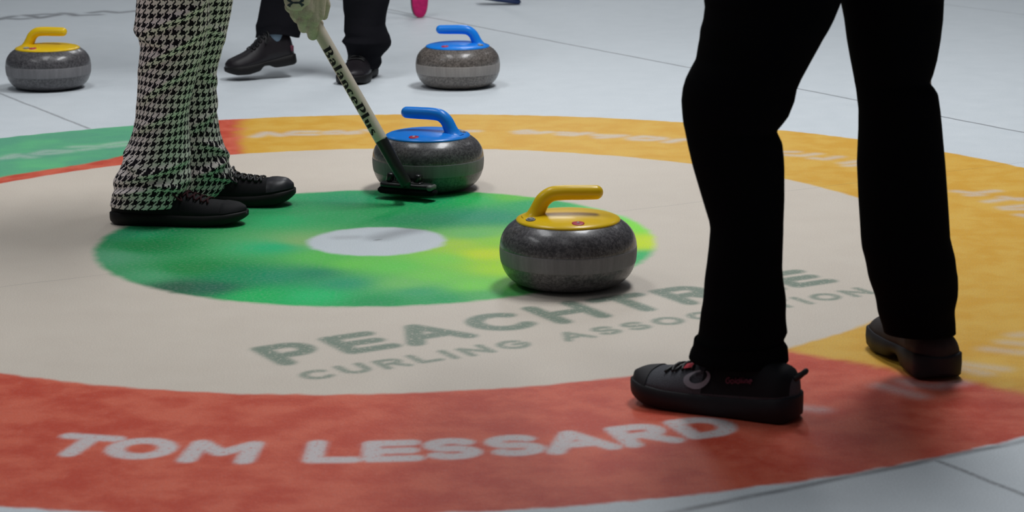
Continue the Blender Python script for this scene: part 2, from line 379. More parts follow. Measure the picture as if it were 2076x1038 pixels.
def ice_material():
    t = NT('painted_ice'); v = t.obj()
    sep = t.node('ShaderNodeSeparateXYZ'); t.link(v, sep.inputs[0])
    X, Y = sep.outputs[0], sep.outputs[1]
    wob = t.math('MULTIPLY', t.math('SUBTRACT', t.noise(v, 22, 3), .5), .022)
    r0 = t.math('SQRT', t.math('ADD', t.math('MULTIPLY', X, X), t.math('MULTIPLY', Y, Y)))
    r = t.math('ADD', r0, wob)
    ang = t.math('MULTIPLY', t.math('ARCTAN2', Y, X), 180/PI)
    big = t.noise(v, 3.0, 3); mid = t.noise(v, 11, 4, .6); fine = t.noise(v, 130, 3, .65)
    # ice
    ice = t.mix(mid, (0.70, 0.76, 0.80), (0.80, 0.85, 0.89))
    beige = t.mix(mid, (0.735, 0.645, 0.55), (0.79, 0.71, 0.61))
    # outer ring sectors
    redc = t.mix(t.step(mid, .35, .65), (0.66, 0.085, 0.045), (0.80, 0.165, 0.095))
    yel = t.mix(t.step(mid, .35, .65), (0.82, 0.44, 0.050), (0.86, 0.52, 0.09))
    grn = t.mix(t.step(big, .4, .6), (0.13, 0.46, 0.28), (0.16, 0.62, 0.28))
    angw = t.math('ADD', ang, t.math('MULTIPLY', t.math('SUBTRACT', mid, .5), 3.0))
    ky = t.math('MULTIPLY', t.step(t.math('SUBTRACT', angw, t.math('MULTIPLY', t.math('SUBTRACT', r, 1.25), 8.0)), -51.5, -49.3), t.step(t.math('ADD', angw, t.math('MULTIPLY', t.math('SUBTRACT', r, 1.25), 7.2)), 111.2, 108.8))
    ring = t.mix(ky, redc, yel)
    d = t.math('MAXIMUM', t.math('SUBTRACT', 133.0, ang), 0.0)
    rl = t.math('ADD', 1.290, t.math('MULTIPLY', t.math('MULTIPLY', d, d), .00067))
    kg = t.math('MULTIPLY', t.step(t.math('SUBTRACT', r, rl), -.012, .014), t.step(ang, 109.5, 111.0))
    ring = t.mix(kg, ring, grn)
    at_p = t.node('ShaderNodeAttribute', attribute_name='marbled_paint')
    aw = t.node('ShaderNodeAttribute', attribute_name='white_lettering')
    ag = t.node('ShaderNodeAttribute', attribute_name='green_lettering')
    asf = t.node('ShaderNodeAttribute', attribute_name='scuffs')
    hs = t.node('ShaderNodeHueSaturation'); t.link(at_p.outputs['Color'], hs.inputs['Color']); hs.inputs['Saturation'].default_value = 1.16; hs.inputs['Value'].default_value = 1.55
    pv = t.mix(t.math('MULTIPLY', t.step(fine, .35, .7), .10), hs.outputs[0], (0.55, 0.62, 0.52))
    c = t.mix(t.step(r, 1.838, 1.822), ice, ring)
    c = t.mix(t.step(r, 1.229, 1.211), c, beige)
    c = t.mix(t.step(r, .622, .594), c, pv)
    c = t.mix(t.step(r, .164, .138), c, t.mix(mid, (0.68, 0.75, 0.79), (0.77, 0.82, 0.86)))
    c = t.mix(t.math('MULTIPLY', aw.outputs['Fac'], t.math('MULTIPLY', t.step(fine, .15, .5), .88)), c, (0.72, 0.72, 0.73))
    c = t.mix(t.math('MULTIPLY', t.math('MULTIPLY', ag.outputs['Fac'], .82), t.step(fine, .22, .5)), c, (0.13, 0.225, 0.17))
    # sheet lines
    U = t.math('ADD', t.math('MULTIPLY', X, UX), t.math('MULTIPLY', Y, UY))
    V = t.math('ADD', t.math('MULTIPLY', X, -UY), t.math('MULTIPLY', Y, UX))
    lw = t.math('MULTIPLY', t.math('SUBTRACT', t.noise(v, 7, 2), .5), .012)
    def line(q, at_, hw, soft): return t.step(t.math('ABSOLUTE', t.math('SUBTRACT', t.math('ADD', q, lw), at_)), hw + soft, max(hw - soft, 0.0))
    out = t.step(r0, 1.82, 1.85)
    tee = t.math('MULTIPLY', line(V, 0.0, .002, .002), t.math('MULTIPLY', t.step(r0, .55, .7), .22))
    cen = t.math('MULTIPLY', line(U, 0.0, .005, .004), t.math('MULTIPLY', out, t.math('MULTIPLY_ADD', t.step(fine, .3, .6), .3, .3)))
    back = t.math('MULTIPLY', line(V, -1.836, .007, .007), t.math('MULTIPLY_ADD', t.step(mid, .3, .6), .35, .3))
    s1 = t.math('MULTIPLY', line(U, 2.222, .0042, .003), .85)
    s2 = t.math('MULTIPLY', line(U, 4.355, .003, .004), .45)
    k = t.math('MAXIMUM', t.math('MAXIMUM', tee, cen), t.math('MAXIMUM', back, t.math('MAXIMUM', s1, s2)))
    k = t.math('MAXIMUM', k, asf.outputs['Fac'])
    c = t.mix(k, c, (0.075, 0.075, 0.09))
    # frost bloom over the paint
    c = t.mix(t.math('MULTIPLY', t.step(fine, .45, .85), .10), c, (0.72, 0.72, 0.72))
    speck = t.noise(v, 420, 2, .6)
    br = t.node('ShaderNodeHueSaturation'); t.link(c, br.inputs['Color']); t.link(t.math('MULTIPLY_ADD', t.step(speck, .25, .75), .26, .87), br.inputs['Value'])
    c = br.outputs[0]
    t.set(Base_Color=c, Roughness=t.math('MULTIPLY_ADD', mid, .12, .42), Specular_IOR_Level=0.2)
    peb = t.noise(v, 190, 3, .6)
    t.bump(peb, .35, .0015)
    return t.m
idx = (np.arange(ny - 1)[:, None]*nx + np.arange(nx - 1)[None, :]).ravel()
me = bpy.data.meshes.new('floor')
me.vertices.add(gx.size)
co = np.zeros((gx.size, 3), np.float32); co[:, 0] = gx; co[:, 1] = gy
me.vertices.foreach_set('co', co.ravel())
quads = np.stack([idx, idx + 1, idx + nx + 1, idx + nx], 1).astype(np.int32)
me.loops.add(quads.size); me.loops.foreach_set('vertex_index', quads.ravel())
me.polygons.add(len(quads)); me.polygons.foreach_set('loop_start', np.arange(0, quads.size, 4, dtype=np.int32))
me.update(calc_edges=True)
for nm, arr in (('white_lettering', white), ('green_lettering', green), ('scuffs', scuff)):
    a = me.attributes.new(nm, 'FLOAT', 'POINT'); a.data.foreach_set('value', arr.astype(np.float32))
a = me.attributes.new('marbled_paint', 'FLOAT_COLOR', 'POINT'); a.data.foreach_set('color', paint.astype(np.float32).ravel())
me.materials.append(ice_material())
floor = bpy.data.objects.new('floor', me); COL.objects.link(floor)
tag(floor, 'pebbled curling ice sheet with a painted red, yellow and green house', None, kind='structure')

# ------------------------------------------------------------------ curling stones
def stone(loc, rz, label, gran, bandm, hcol, number, flip=1):
    root = empty('curling_stone', loc, label, 'curling stone', 'curling stones on the ice', rz)
    RM, HS = 0.1367, 0.133
    P_ = [(r*RM, z*HS) for r, z in ((.36, .0), (.52, .004), (.67, .022), (.79, .066), (.88, .14), (.945, .24), (.985, .36), (1, .48), (1, .60), (.985, .70), (.95, .79), (.885, .88), (.80, .95), (.74, .985))]
    prof = [(p.x, p.y) for p in spline([(a, b, 0) for a, b in P_], 53)]
    lo, hi = 0.0475, 0.0790
    pr_ = lambda z: interp(z, [p[1] for p in prof], [p[0] for p in prof]) + .0003
    mb = MB(); body_prof = [(0.0, .006), (.044, .006)] + [(r, z) for r, z in prof if z < lo] + [(pr_(lo + (hi - lo)*k/10) - .0012, lo + (hi - lo)*k/10) for k in range(1, 10)] + [(r, z) for r, z in prof if z > hi] + [(.05, .131), (0.0, .131)]
    mb.lathe(body_prof, 96)
    mb.build('granite_body', gran, root, world=False)
    b = MB(); b.lathe([(.120, lo)] + [(pr_(lo + (hi - lo)*k/14), lo + (hi - lo)*k/14) for k in range(15)] + [(.120, hi)], 96)
    b.build('striking_band', bandm, root, world=False)
    c = MB(); c.lathe([(.0, .1285), (.1005, .1285), (.1035, .1295), (.104, .1315), (.1028, .1335), (.096, .1365), (.080, .1402), (.055, .1432), (.028, .1446), (.0, .145)], 80)
    cap = c.build('handle_cap', hcol, root, world=False)
    # gooseneck grip
    g = MB()
    path = spline([(-.068, 0, .130), (-.064, 0, .142), (-.058, 0, .156), (-.049, 0, .1715), (-.033, 0, .1825), (-.010, 0, .1852), (.020, 0, .1852), (.040, 0, .1852), (.0555, 0, .1852)], 44)
    rings = []
    for i, p in enumerate(path):
        t = i/43
        tan = (path[min(i + 1, 43)] - path[max(i - 1, 0)]).normalized()
        side = Vector((0, 1, 0)); nrm = tan.cross(side).normalized()
        rv = interp(t, [0, .06, .12, .2, .35, .5, .62, .8, .93, .975, 1], [.027, .0215, .0182, .0162, .0155, .0150, .0150, .0148, .0145, .0143, .0142])
        rh = interp(t, [0, .06, .12, .2, .35, .5, .62, .8, .93, .975, 1], [.036, .0265, .0210, .0182, .0165, .0160, .0160, .0158, .0155, .0153, .0152])
        rings.append([p + side*rh*math.cos(2*PI*k/24) + nrm*rv*math.sin(2*PI*k/24) for k in range(24)])
    for k2 in range(1, 9):
        a = PI/2*k2/8*.97; e = path[-1] + Vector((.0142*math.sin(a), 0, 0))
        rings.append([e + Vector((0, 1, 0))*.0152*math.cos(a)*math.cos(2*PI*k/24) + nrm*.0142*math.cos(a)*math.sin(2*PI*k/24) for k in range(24)])
    g.loft(rings); g.build('handle_grip', hcol, root, world=False)
    # badges on the cap
    def capz(r): return interp(r, [0, .028, .055, .080, .096, .1028], [.145, .1446, .1432, .1402, .1365, .1335])
    def badge(name, ang, rad, rx, ry, mat):
        cx, cy = rad*math.cos(ang), rad*math.sin(ang); mbb = MB()
        er, et = Vector((math.cos(ang), math.sin(ang), 0)), Vector((-math.sin(ang), math.cos(ang), 0))
        def P(a, b, dz):
            q = Vector((cx, cy, 0)) + er*a + et*b; q.z = capz(q.length) + dz; return q
        rr = []
        for f, dz in ((1.0, -.0006), (1.0, .0006), (.8, .0011), (.4, .0012), (.05, .0012)):
            rr.append([P(rx*f*math.cos(2*PI*k/28), ry*f*math.sin(2*PI*k/28), dz) for k in range(28)])
        mbb.loft(rr)
        return mbb.build(name, mat, root, world=False), P
    a1 = badge_angles[number][0]; a2 = badge_angles[number][1]
    ob, P = badge('number_badge', a1, .083, .0105, .0125, M['badge_red'])
    digits = {'4': [[(.15, -.6), (.15, .65), (-.5, -.2), (.5, -.2)]], '6': [arc(0, -.25, .4, .38, 0, 360, 20), [(-.4, -.2), (-.25, .4), (.2, .7)]],
              '7': [[(-.4, 0), (.4, .1)]], '2': [[(-.4, -.1), (.4, 0)]]}[number]
    d = MB()
    for st in digits:
        d.tube([P(-y*.0062*-1 if False else -y*.0062, x*.0062, .0014) for x, y in st], .0009, 6)
    d.build('number', M['badge_white'], ob, world=False)
    ob2, P2 = badge('maker_badge', a2, .085, .0085, .0135, M['badge_dark'])
    e = MB()
    e.tube([P2(.0068*math.cos(2*PI*k/30), .0112*math.sin(2*PI*k/30), .0012) for k in range(31)], .0006, 6)
    for xx in (-.006, -.002, .002, .006):
        e.tube([P2(-.003, xx, .0014), P2(.003, xx, .0014)], .0008, 6)
    e.build('badge_print', M['badge_white'], ob2, world=False)
    return root
# badge bearings in each stone's own frame (number badge, maker badge)
R_ = math.radians
rz_y, rz_b, rz_yf, rz_bf = R_(2), R_(180 - 22), R_(-12), R_(180 - 3)
badge_angles = {'4': (R_(-78) - rz_y, R_(-152) - rz_y), '6': (R_(-112) - rz_b, R_(4) - rz_b), '7': (R_(-112) - rz_yf, R_(-130) - rz_yf), '2': (R_(-118) - rz_bf, R_(-28) - rz_bf)}
stone((0.408, -0.420, 0), rz_y, 'curling stone with yellow handle standing in front on the green disc edge', M['granite'], M['band'], M['yellow'], '4')
stone((0.091, 0.630, 0), rz_b, 'curling stone with blue handle right behind the broom head', M['granite'], M['band'], M['blue'], '6')
stone((-1.211, 2.44, 0), rz_yf, 'yellow handled curling stone far left on the white ice', M['granite'], M['band'], M['yellow'], '7')
stone((0.123, 2.43, 0), rz_bf, 'brownish curling stone with light blue handle far back on white ice', M['granite_brown'], M['band_brown'], M['blue'], '2')

# ------------------------------------------------------------------ shoes
def shoe(parent, heel, direction, L, prof, mats, pitch=0.0, z0=0.0, roll=0.0, name='shoe'):
    """prof: rows (t, z_bottom, z_sole_top, z_top, half_width_sole, half_width_upper_top) along t = 0 (heel) .. 1 (toe).
    Builds shoe (upper) > sole; returns (object, local->world matrix, surface function)."""
    d = Vector((direction[0], direction[1], 0)).normalized(); sd = Vector((-d.y, d.x, 0))
    B = Matrix(((d.x, sd.x, 0), (d.y, sd.y, 0), (0, 0, 1))) @ Matrix.Rotation(-pitch, 3, 'Y') @ Matrix.Rotation(roll, 3, 'X')
    O = Vector((heel[0], heel[1], z0))
    W = lambda x, y, z: O + B @ Vector((x, y, z))
    T = [p[0] for p in prof]; cols = list(zip(*prof))
    def val(k, t): return interp(t, T, cols[k])
    n = 48; m = 32
    ts = [0.5 - 0.5*math.cos(PI*i/(n - 1)) for i in range(n)]
    def plan(t):       # rounds off heel and toe in plan
        a = min(1.0, max(t, 0)/.10); b = min(1.0, max(1 - t, 0)/.17)
        return math.sqrt(max(0.0, 1 - (1 - a)**2))**.9 * math.sqrt(max(0.0, 1 - (1 - b)**2)) if 0 < t < 1 else 0.0
    up = MB(); so = MB(); rings = []; srings = []
    def prev(t):
        pl = max(plan(t), .06)
        return pl, val(1, t), val(2, t), val(3, t), val(4, t)*pl, val(5, t)*pl
    def inset(t):      # heel leans forward, toe rounds down
        return t*L
    for t in ts:
        pl, zb, zs, zt, hw, hu = prev(t)
        ring = []
        rz = .35 + .65*min(1, pl*1.25)
        ztop = zs + (zt - zs)*rz
        for k in range(m):
            a = 2*PI*k/m; cs, sn = math.cos(a), math.sin(a)
            if sn >= 0:
                f = abs(sn)**.75; wdt = hw*.96*(1 - f) + hu*f
                ring.append(W(inset(t), (abs(cs)**.62)*math.copysign(1, cs)*max(wdt, hu*.6)*1.03, zs - .002 + (ztop - zs + .002)*f))
            else:
                ring.append(W(inset(t), (abs(cs)**.6)*math.copysign(1, cs)*hw*.95, zs - .002 + .006*sn))
        rings.append(ring)
        e = .004
        sr = []
        for (yy, zz) in ((-.86, zb), (-.97, zb + .004), (-1.0, zb + (zs - zb)*.5), (-.985, zs - .001), (-.9, zs + .001), (.9, zs + .001), (.985, zs - .001), (1.0, zb + (zs - zb)*.5), (.97, zb + .004), (.86, zb), (.3, zb), (-.3, zb)):
            sr.append(W(-.004 + t*(L + .008), yy*(hw + .0022), zz + (0.006*(1 - pl) if zz < zs - .002 else -.007*(1 - pl))))
        srings.append(sr)
    up.loft(rings); so.loft(srings)
    u = up.build(name, mats[0], parent)
    s = so.build('sole', mats[1], u)
    def surf(t, a, off=.001):
        """point on the upper: a in 0..pi from +y side over the top to -y side"""
        pl, zb, zs, zt, hw, hu = prev(t); rz = .35 + .65*min(1, pl*1.25); ztop = zs + (zt - zs)*rz
        cs, sn = math.cos(a), max(math.sin(a), 0); f = sn**.75; wdt = hw*.96*(1 - f) + hu*f
        return W(inset(t), (abs(cs)**.62)*math.copysign(1, cs)*(max(wdt, hu*.6)*1.03 + off), zs - .002 + (ztop - zs + .002)*f + off*sn)
    return u, W, surf
def laces(u, surf, t0, t1, n, mat, a_lim=.95, r=.0022, bow=True):
    mb = MB()
    for i in range(n):
        ta = t0 + (t1 - t0)*i/(n - 1); tb = ta + (t1 - t0)/(n - 1)*.75
        for sgn in (1, -1):
            pts = []
            for k in range(9):
                f = k/8; a = PI/2 + sgn*(a_lim*(f*2 - 1))*.62
                pts.append(surf(ta*(1 - f) + tb*f, a, .003))
            mb.tube(pts, r, 8)
    if bow:
        c = surf(t0 - .01, PI/2, .004); 
        for sgn in (1, -1):
            e = surf(t0 + .05, PI/2 + sgn*.95, .006); e2 = surf(t0 - .01, PI/2 + sgn*.75, .012)
            mb.tube(spline([c, (c + e2)/2 + Vector((0, 0, .010)), e2, e, (c + e)/2 + Vector((0, 0, .002)), c], 20), r, 8)
    return mb.build('laces', mat, u)
def toe_cap(u, surf, t0, mat, off=.0015):
    mb = MB(); rings = []
    for i in range(10):
        t = t0 + (0.995 - t0)*(i/9)
        rings.append([surf(t, .12 + (PI - .24)*k/20, off*(1 if 0 < i else .2)) for k in range(21)])
    mb.loft(rings, caps=False, closed=False)
    o = mb.build('toe_cap', mat, u); return o

# ------------------------------------------------------------------ trousers
def trouser_leg(mb, uvs, rows, Yt, Yb, kd=.92, seed=1, amp=.004, bunch=.006, upper=(), n=84, m=56, hem_tilt=0.0, folds=(), hem_drop=0.0, R0=.085, taper=0):
    """rows: (v, u_left, u_right) down the leg; the leg stands at depth Yt (top) .. Yb (hem)."""
    rnd = random.Random(seed)
    V = [r[0] for r in rows]; L = [r[1] for r in rows]; Rr = [r[2] for r in rows]
    waves = [(rnd.uniform(1, 4), rnd.uniform(8, 34), rnd.uniform(0, 6.28), rnd.uniform(.4, 1)) for _ in range(6)]
    rings = []; vrow = []
    for (cx, cy, z, hw, hd) in upper:
        rings.append((Vector((cx, cy, z)), hw, hd, Vector((1, 0, 0)))); vrow.append(-900.0)
    for i in range(n):
        v = V[0] + (V[-1] - V[0])*i/(n - 1); f = (v - V[0])/(V[-1] - V[0])
        Yd = Yt + (Yb - Yt)*f
        pl, pr = at(interp(v, V, L), v, Yd), at(interp(v, V, Rr), v, Yd)
        hw = (pr - pl).length/2; vrow.append(v)
        rings.append(((pl + pr)/2, hw, max(hw*kd, .05), (pr - pl).normalized()))
    out = []; length = 0; prevc = None; nt = len(rings)
    for i, (c, hw, hd, ax) in enumerate(rings):
        if prevc is not None: length += max((c - prevc).length, 1e-5)
        prevc = c
        f = i/(nt - 1); ring = []
        for k in range(m):
            a = 2*PI*k/m
            wr = sum(w_*math.sin(kk*a + q*length + ph) for kk, q, ph, w_ in [(round(x[0]), x[1], x[2], x[3]) for x in waves])/3
            e = amp*wr*(.35 + .65*abs(math.sin(a)))
            b = bunch*max(0, f - .72)/.28*(1 - .85*max(0, f - .93)/.07)*math.sin(length*95 + 1.6*math.sin(a + seed) + 2*a)
            ee = e + b
            ef = 0.0
            for (a0, v0, slope, am, wd, span) in folds:      # a ridge of slack cloth running across the leg
                da = math.atan2(math.sin(a - math.radians(a0)), math.cos(a - math.radians(a0)))
                q = (vrow[i] - v0 - slope*math.degrees(da))/wd
                ef += am*(math.exp(-q*q) - .7*math.exp(-(q - 1.6)**2))*math.exp(-(math.degrees(da)/span)**2)
            ee += ef*(.45 + .55*abs(math.sin(a)))
            ca, sa = math.cos(a), math.sin(a)
            p = c + ax*((hw + ee)*ca) + Vector((0, 1, 0))*((hd + ee)*sa) + Vector((0, 0, 1))*((hem_tilt*(-sa) - hem_drop*ca*ca)*max(0, f - .85)/.15)
            ring.append(p); uvs.append((a*R0 + .15*ef, -length + .45*ef))
        out.append(ring)
    # inner wall so that the hem has thickness
    last = out[-1]; cc = sum(last, Vector())/m
    for kz, sh in ((.0, .95), (.03, .90)):
        out.append([cc + (p - cc)*sh + Vector((0, 0, kz)) for p in last]); uvs.extend([uvs[-m + k] for k in range(m)])
    mb.loft(out, caps=False)
    return out
def trousers(parent, legs, pelvis, mat):
    mb = MB(); uvs = []
    for kw in legs: trouser_leg(mb, uvs, **kw)
    if pelvis:
        rings = []
        for (cx, cy, z, hw, hd) in pelvis:
            rings.append([Vector((cx + hw*math.cos(2*PI*k/40), cy + hd*math.sin(2*PI*k/40), z)) for k in range(40)])
            uvs.extend([(2*PI*k/40*.085, z) for k in range(40)])
        mb.loft(rings)
    o = mesh_obj('trousers', mb.v, mb.f, mat, parent, True, True, uvs)
    return o

# ------------------------------------------------------------------ bodies
def skin_mesh(name, verts, edges, radii, mat, parent, root=0, sub=2):
    me = bpy.data.meshes.new(name); me.from_pydata([tuple(v) for v in verts], edges, []); me.update()
    o = bpy.data.objects.new(name, me); COL.objects.link(o)
    bpy_skin = o.modifiers.new('skin', 'SKIN'); bpy_skin.use_smooth_shade = True
    if not me.skin_vertices:
        bm = bmesh.new(); bm.from_mesh(me); bm.verts.layers.skin.verify(); bm.to_mesh(me); bm.free()
    for i, r in enumerate(radii):
        sv = me.skin_vertices[0].data[i]; sv.radius = (r, r) if not isinstance(r, tuple) else r
        sv.use_root = (i == root)
    md = o.modifiers.new('subsurf', 'SUBSURF'); md.levels = sub; md.render_levels = sub
    me.materials.append(mat)
    if parent is not None:
        o.parent = parent; o.matrix_parent_inverse = world_matrix(parent).inverted()
    return o
def body(parent, pelvis, chest, neck, head, hipL, kneeL, ankL, hipR, kneeR, ankR, shL, elL, wrL, shR, elR, wrR, face, jacket_mat, hands=(True, True)):
    P = [Vector(p) for p in (pelvis, (Vector(pelvis) + Vector(chest))/2, chest, neck, head)]
    face = Vector(face).normalized()
    top = P[4] + (P[4] - P[3]).normalized()*.09
    v = P + [top, P[4] + face*.085 + Vector((0, 0, -.01)), P[4] + face*.112 + Vector((0, 0, -.015))]
    ear = Vector((-face.y, face.x, 0)).normalized()
    v += [P[4] + ear*.082, P[4] - ear*.082]
    e = [(0, 1), (1, 2), (2, 3), (3, 4), (4, 5), (4, 6), (6, 7), (4, 8), (4, 9)]
    r = [.13, .125, .13, .055, .085, .06, .03, .012, .014, .014]
    def chain(start, pts, rad):
        b = len(v); prev = start
        for p, q in zip(pts, rad):
            v.append(Vector(p)); r.append(q); e.append((prev, len(v) - 1)); prev = len(v) - 1
        return b
    chain(0, (hipL, kneeL, ankL), (.055, .034, .024)); chain(0, (hipR, kneeR, ankR), (.055, .034, .024))
    chain(2, (shL, elL, wrL), (.05, .038, .026)); chain(2, (shR, elR, wrR), (.05, .038, .026))
    ends = [len(v) - 4, len(v) - 1]
    for end, (elb, wr), hand in zip(ends, ((elL, wrL), (elR, wrR)), hands):
        if not hand: continue
        dd = (Vector(wr) - Vector(elb)).normalized(); pal = Vector(wr) + dd*.055
        sidev = dd.cross(Vector((0, 0, 1))) if abs(dd.z) < .9 else dd.cross(Vector((0, 1, 0)))
        sidev.normalize(); fw = dd.cross(sidev).normalized()
        v.append(pal); r.append((.034, .018)); e.append((end, len(v) - 1)); pi_ = len(v) - 1
        for kf, (off, ln) in enumerate(((-.03, .075), (-.01, .085), (.01, .08), (.03, .062))):
            prev = pi_
            for s_, c_ in ((.035, 0), (.035 + ln*.5, .012), (.035 + ln, .03)):
                v.append(pal + sidev*off + dd*s_ + fw*c_); r.append(.009); e.append((prev, len(v) - 1)); prev = len(v) - 1
        prev = pi_
        for s_, c_ in ((.0, .04), (.035, .055)):
            v.append(pal + sidev*(-c_) + dd*s_ + fw*.015); r.append(.010); e.append((prev, len(v) - 1)); prev = len(v) - 1
    o = skin_mesh('body', v, e, r, M['skin'], parent)
    # jacket
    jv = [P[0] + (P[0] - P[2]).normalized()*.05] + P[1:3] + [P[2] + (P[3] - P[2])*.75]; je = [(0, 1), (1, 2), (2, 3)]; jr = [.165, .17, .185, .08]
    for sh, el, wr in ((shL, elL, wrL), (shR, elR, wrR)):
        b = len(jv); jv += [Vector(sh), Vector(el), Vector(el)*.12 + Vector(wr)*.88]; je += [(2, b), (b, b + 1), (b + 1, b + 2)]; jr += [.075, .058, .045]
    skin_mesh('jacket', jv, je, jr, jacket_mat, parent)
    hx_ = (P[4] - P[3]).normalized(); axh = (hx_ - face*.75).normalized(); e1 = axh.cross(ear).normalized(); hb = MB(); hr_ = []
    hcn = P[4] + hx_*.022 - face*.004
    for k in range(1, 15):
        pa = math.radians(98)*k/14
        hr_.append([hcn + axh*(.094*math.cos(pa)) + (e1*math.cos(2*PI*q/28)*.094 + ear*math.sin(2*PI*q/28)*.084)*math.sin(pa)*(1 + .02*math.sin(q*5 + k)) for q in range(28)])
    hr_ += [[hcn + (p - hcn)*.86 for p in hr_[-1]]]
    hb.loft(hr_); hb.build('hair', M['hair'], parent)
    return o

# ---- person in houndstooth trousers (left)
pA = empty('person', (-0.45, 0.30, 0), 'person in black and white houndstooth trousers and black shoes gripping the broom', 'person', 'curlers on the ice')
rowsA_near = [(0, 277, 425), (30, 276, 425), (58, 273, 422), (75, 281, 418), (95, 286, 414), (140, 281, 402), (200, 278, 388), (235, 275, 384), (270, 268, 384), (300, 257, 385), (335, 244, 386), (365, 233, 384), (385, 229, 381), (400, 226, 377), (416, 224, 372)]
rowsA_far = [(0, 330, 472), (25, 328, 468), (60, 325, 461), (100, 322, 451), (130, 322, 442), (150, 322, 438), (190, 325, 440), (230, 328, 441), (270, 335, 447), (310, 345, 460), (335, 352, 469), (352, 358, 478), (368, 362, 474), (384, 366, 462), (396, 370, 452)]
legsA = [dict(rows=rowsA_near, Yt=.20, Yb=.215, kd=.75, seed=3, amp=.0042, bunch=.0055, upper=[(-.50, .24, .90, .11, .12), (-.49, .24, .78, .10, .11), (-.48, .22, .62, .088, .09)], n=130, m=88, folds=[(285, 30, -.55, .010, 9.4, 60), (275, 95, -.6, .011, 10.1, 65), (270, 165, -.65, .009, 10.8, 60), (225, 75, .3, .008, 8.6, 40), (250, 245, -.5, .008, 9.4, 55), (215, 318, .55, .013, 9.4, 45), (270, 345, -.35, .012, 8.6, 55), (300, 372, .3, .010, 6.5, 40), (225, 385, -.2, .010, 6.5, 45)]),
         dict(rows=rowsA_far, Yt=.40, Yb=.43, kd=.75, seed=8, amp=.0042, bunch=.0055, upper=[(-.50, .40, .90, .11, .12), (-.46, .40, .78, .10, .11), (-.43, .40, .62, .088, .09)], n=130, m=88, folds=[(320, 60, .5, .008, 9.4, 50), (330, 150, .45, .008, 10.1, 45), (320, 230, -.5, .009, 10.1, 50), (330, 300, .4, .011, 8.6, 45), (310, 330, -.35, .011, 7.2, 50), (330, 362, .3, .010, 6.5, 45)])]
trousers(pA, legsA, [(-.52, .32, .84, .14, .18), (-.51, .32, .90, .155, .20), (-.49, .32, .98, .14, .185), (-.47, .32, 1.04, .12, .16)], M['houndstooth'])
# canvas sneaker: (t, z_bottom, z_sole_top, z_top, half width sole, half width of the top)
sneaker = [(0, .006, .030, .075, .036, .030), (.06, .002, .030, .082, .038, .030), (.2, .0, .029, .083, .040, .030), (.35, .0, .028, .084, .042, .030), (.46, .0, .027, .080, .045, .032), (.58, .0, .026, .068, .049, .036), (.72, .001, .026, .055, .051, .040), (.86, .006, .029, .051, .049, .038), (.95, .011, .033, .048, .045, .032), (1, .016, .036, .044, .040, .025)]
uA, WA, sA = shoe(pA, (-0.617, 0.225), (.990, -.09), .312, sneaker, (M['shoe_black'], M['rubber_black']))
laces(uA, sA, .50, .70, 5, M['lace_red'], bow=True)
toe_cap(uA, sA, .83, M['shoe_black'])
sneaker2 = sneaker[:6] + [(.72, .001, .028, .062, .051, .040), (.86, .006, .034, .064, .051, .040), (.95, .013, .039, .062, .048, .035), (1, .022, .043, .056, .043, .030)]
uA2, WA2, sA2 = shoe(pA, (-0.520, 0.445), (.993, -.055), .300, sneaker2, (M['shoe_black'], M['rubber_black']))
laces(uA2, sA2, .52, .72, 5, M['lace_black'], bow=True, r=.0027)
toe_cap(uA2, sA2, .80, M['toe_cap'])
wristA = at(600, -72, .49)
body(pA, (-.50, .32, .94), (-.28, .33, 1.20), (-.12, .34, 1.34), (-.01, .34, 1.44), (-.50, .24, .86), (-.47, .22, .48), (-.55, .22, .09), (-.50, .40, .86), (-.42, .40, .48), (-.46, .42, .09),
     (-.20, .49, 1.24), (-.28, .56, .90), wristA, (-.20, .17, 1.24), (-.16, .10, .97), (-.34, .50, .84), (1, 0, -.5), M['jacket_dark'], hands=(False, True))

# ---- broom held by that person
def place_frame(p0, p1):
    ax = (p1 - p0).normalized(); s = ax.cross(Vector((0, 1, 0))).normalized(); f = s.cross(ax).normalized()
    return ax, s, f
BY = 0.422
b0 = at(823, 372, BY); b1 = at(650, 68, BY + .055)
axB, sB, fB = place_frame(b0, b1)                # sB: across the shaft in the picture, fB: away/toward
broom = empty('curling_broom', on_floor(825, 398), 'cream curling broom with black lettering, its black head against the blue handled stone', 'curling broom', 'curling brooms')
RS = .0156
L1 = 1.16
mb = MB(); joint = b0 + axB*(b0 - at(772, 285, BY)).length
mb.tube([joint - axB*.0001, joint + axB*.002, joint + axB*.2, b0 + axB*.6, b0 + axB*L1, b0 + axB*(L1 + .004)], [RS, RS, RS, RS, RS, RS*.7], 32)
shaft = mb.build('shaft', M['shaft_white'], broom)
mb = MB(); mb.tube([b0 + axB*-.004, b0, b0 + axB*.05, joint - axB*.002, joint - axB*.0002], [.011, .0135, .0142, .0153, .0155], 28)
mb.build('lower_sleeve', M['shaft_black'], broom)
mb = MB(); rc = b0 + axB*(b0 - at(703, 122, BY)).length*1.0
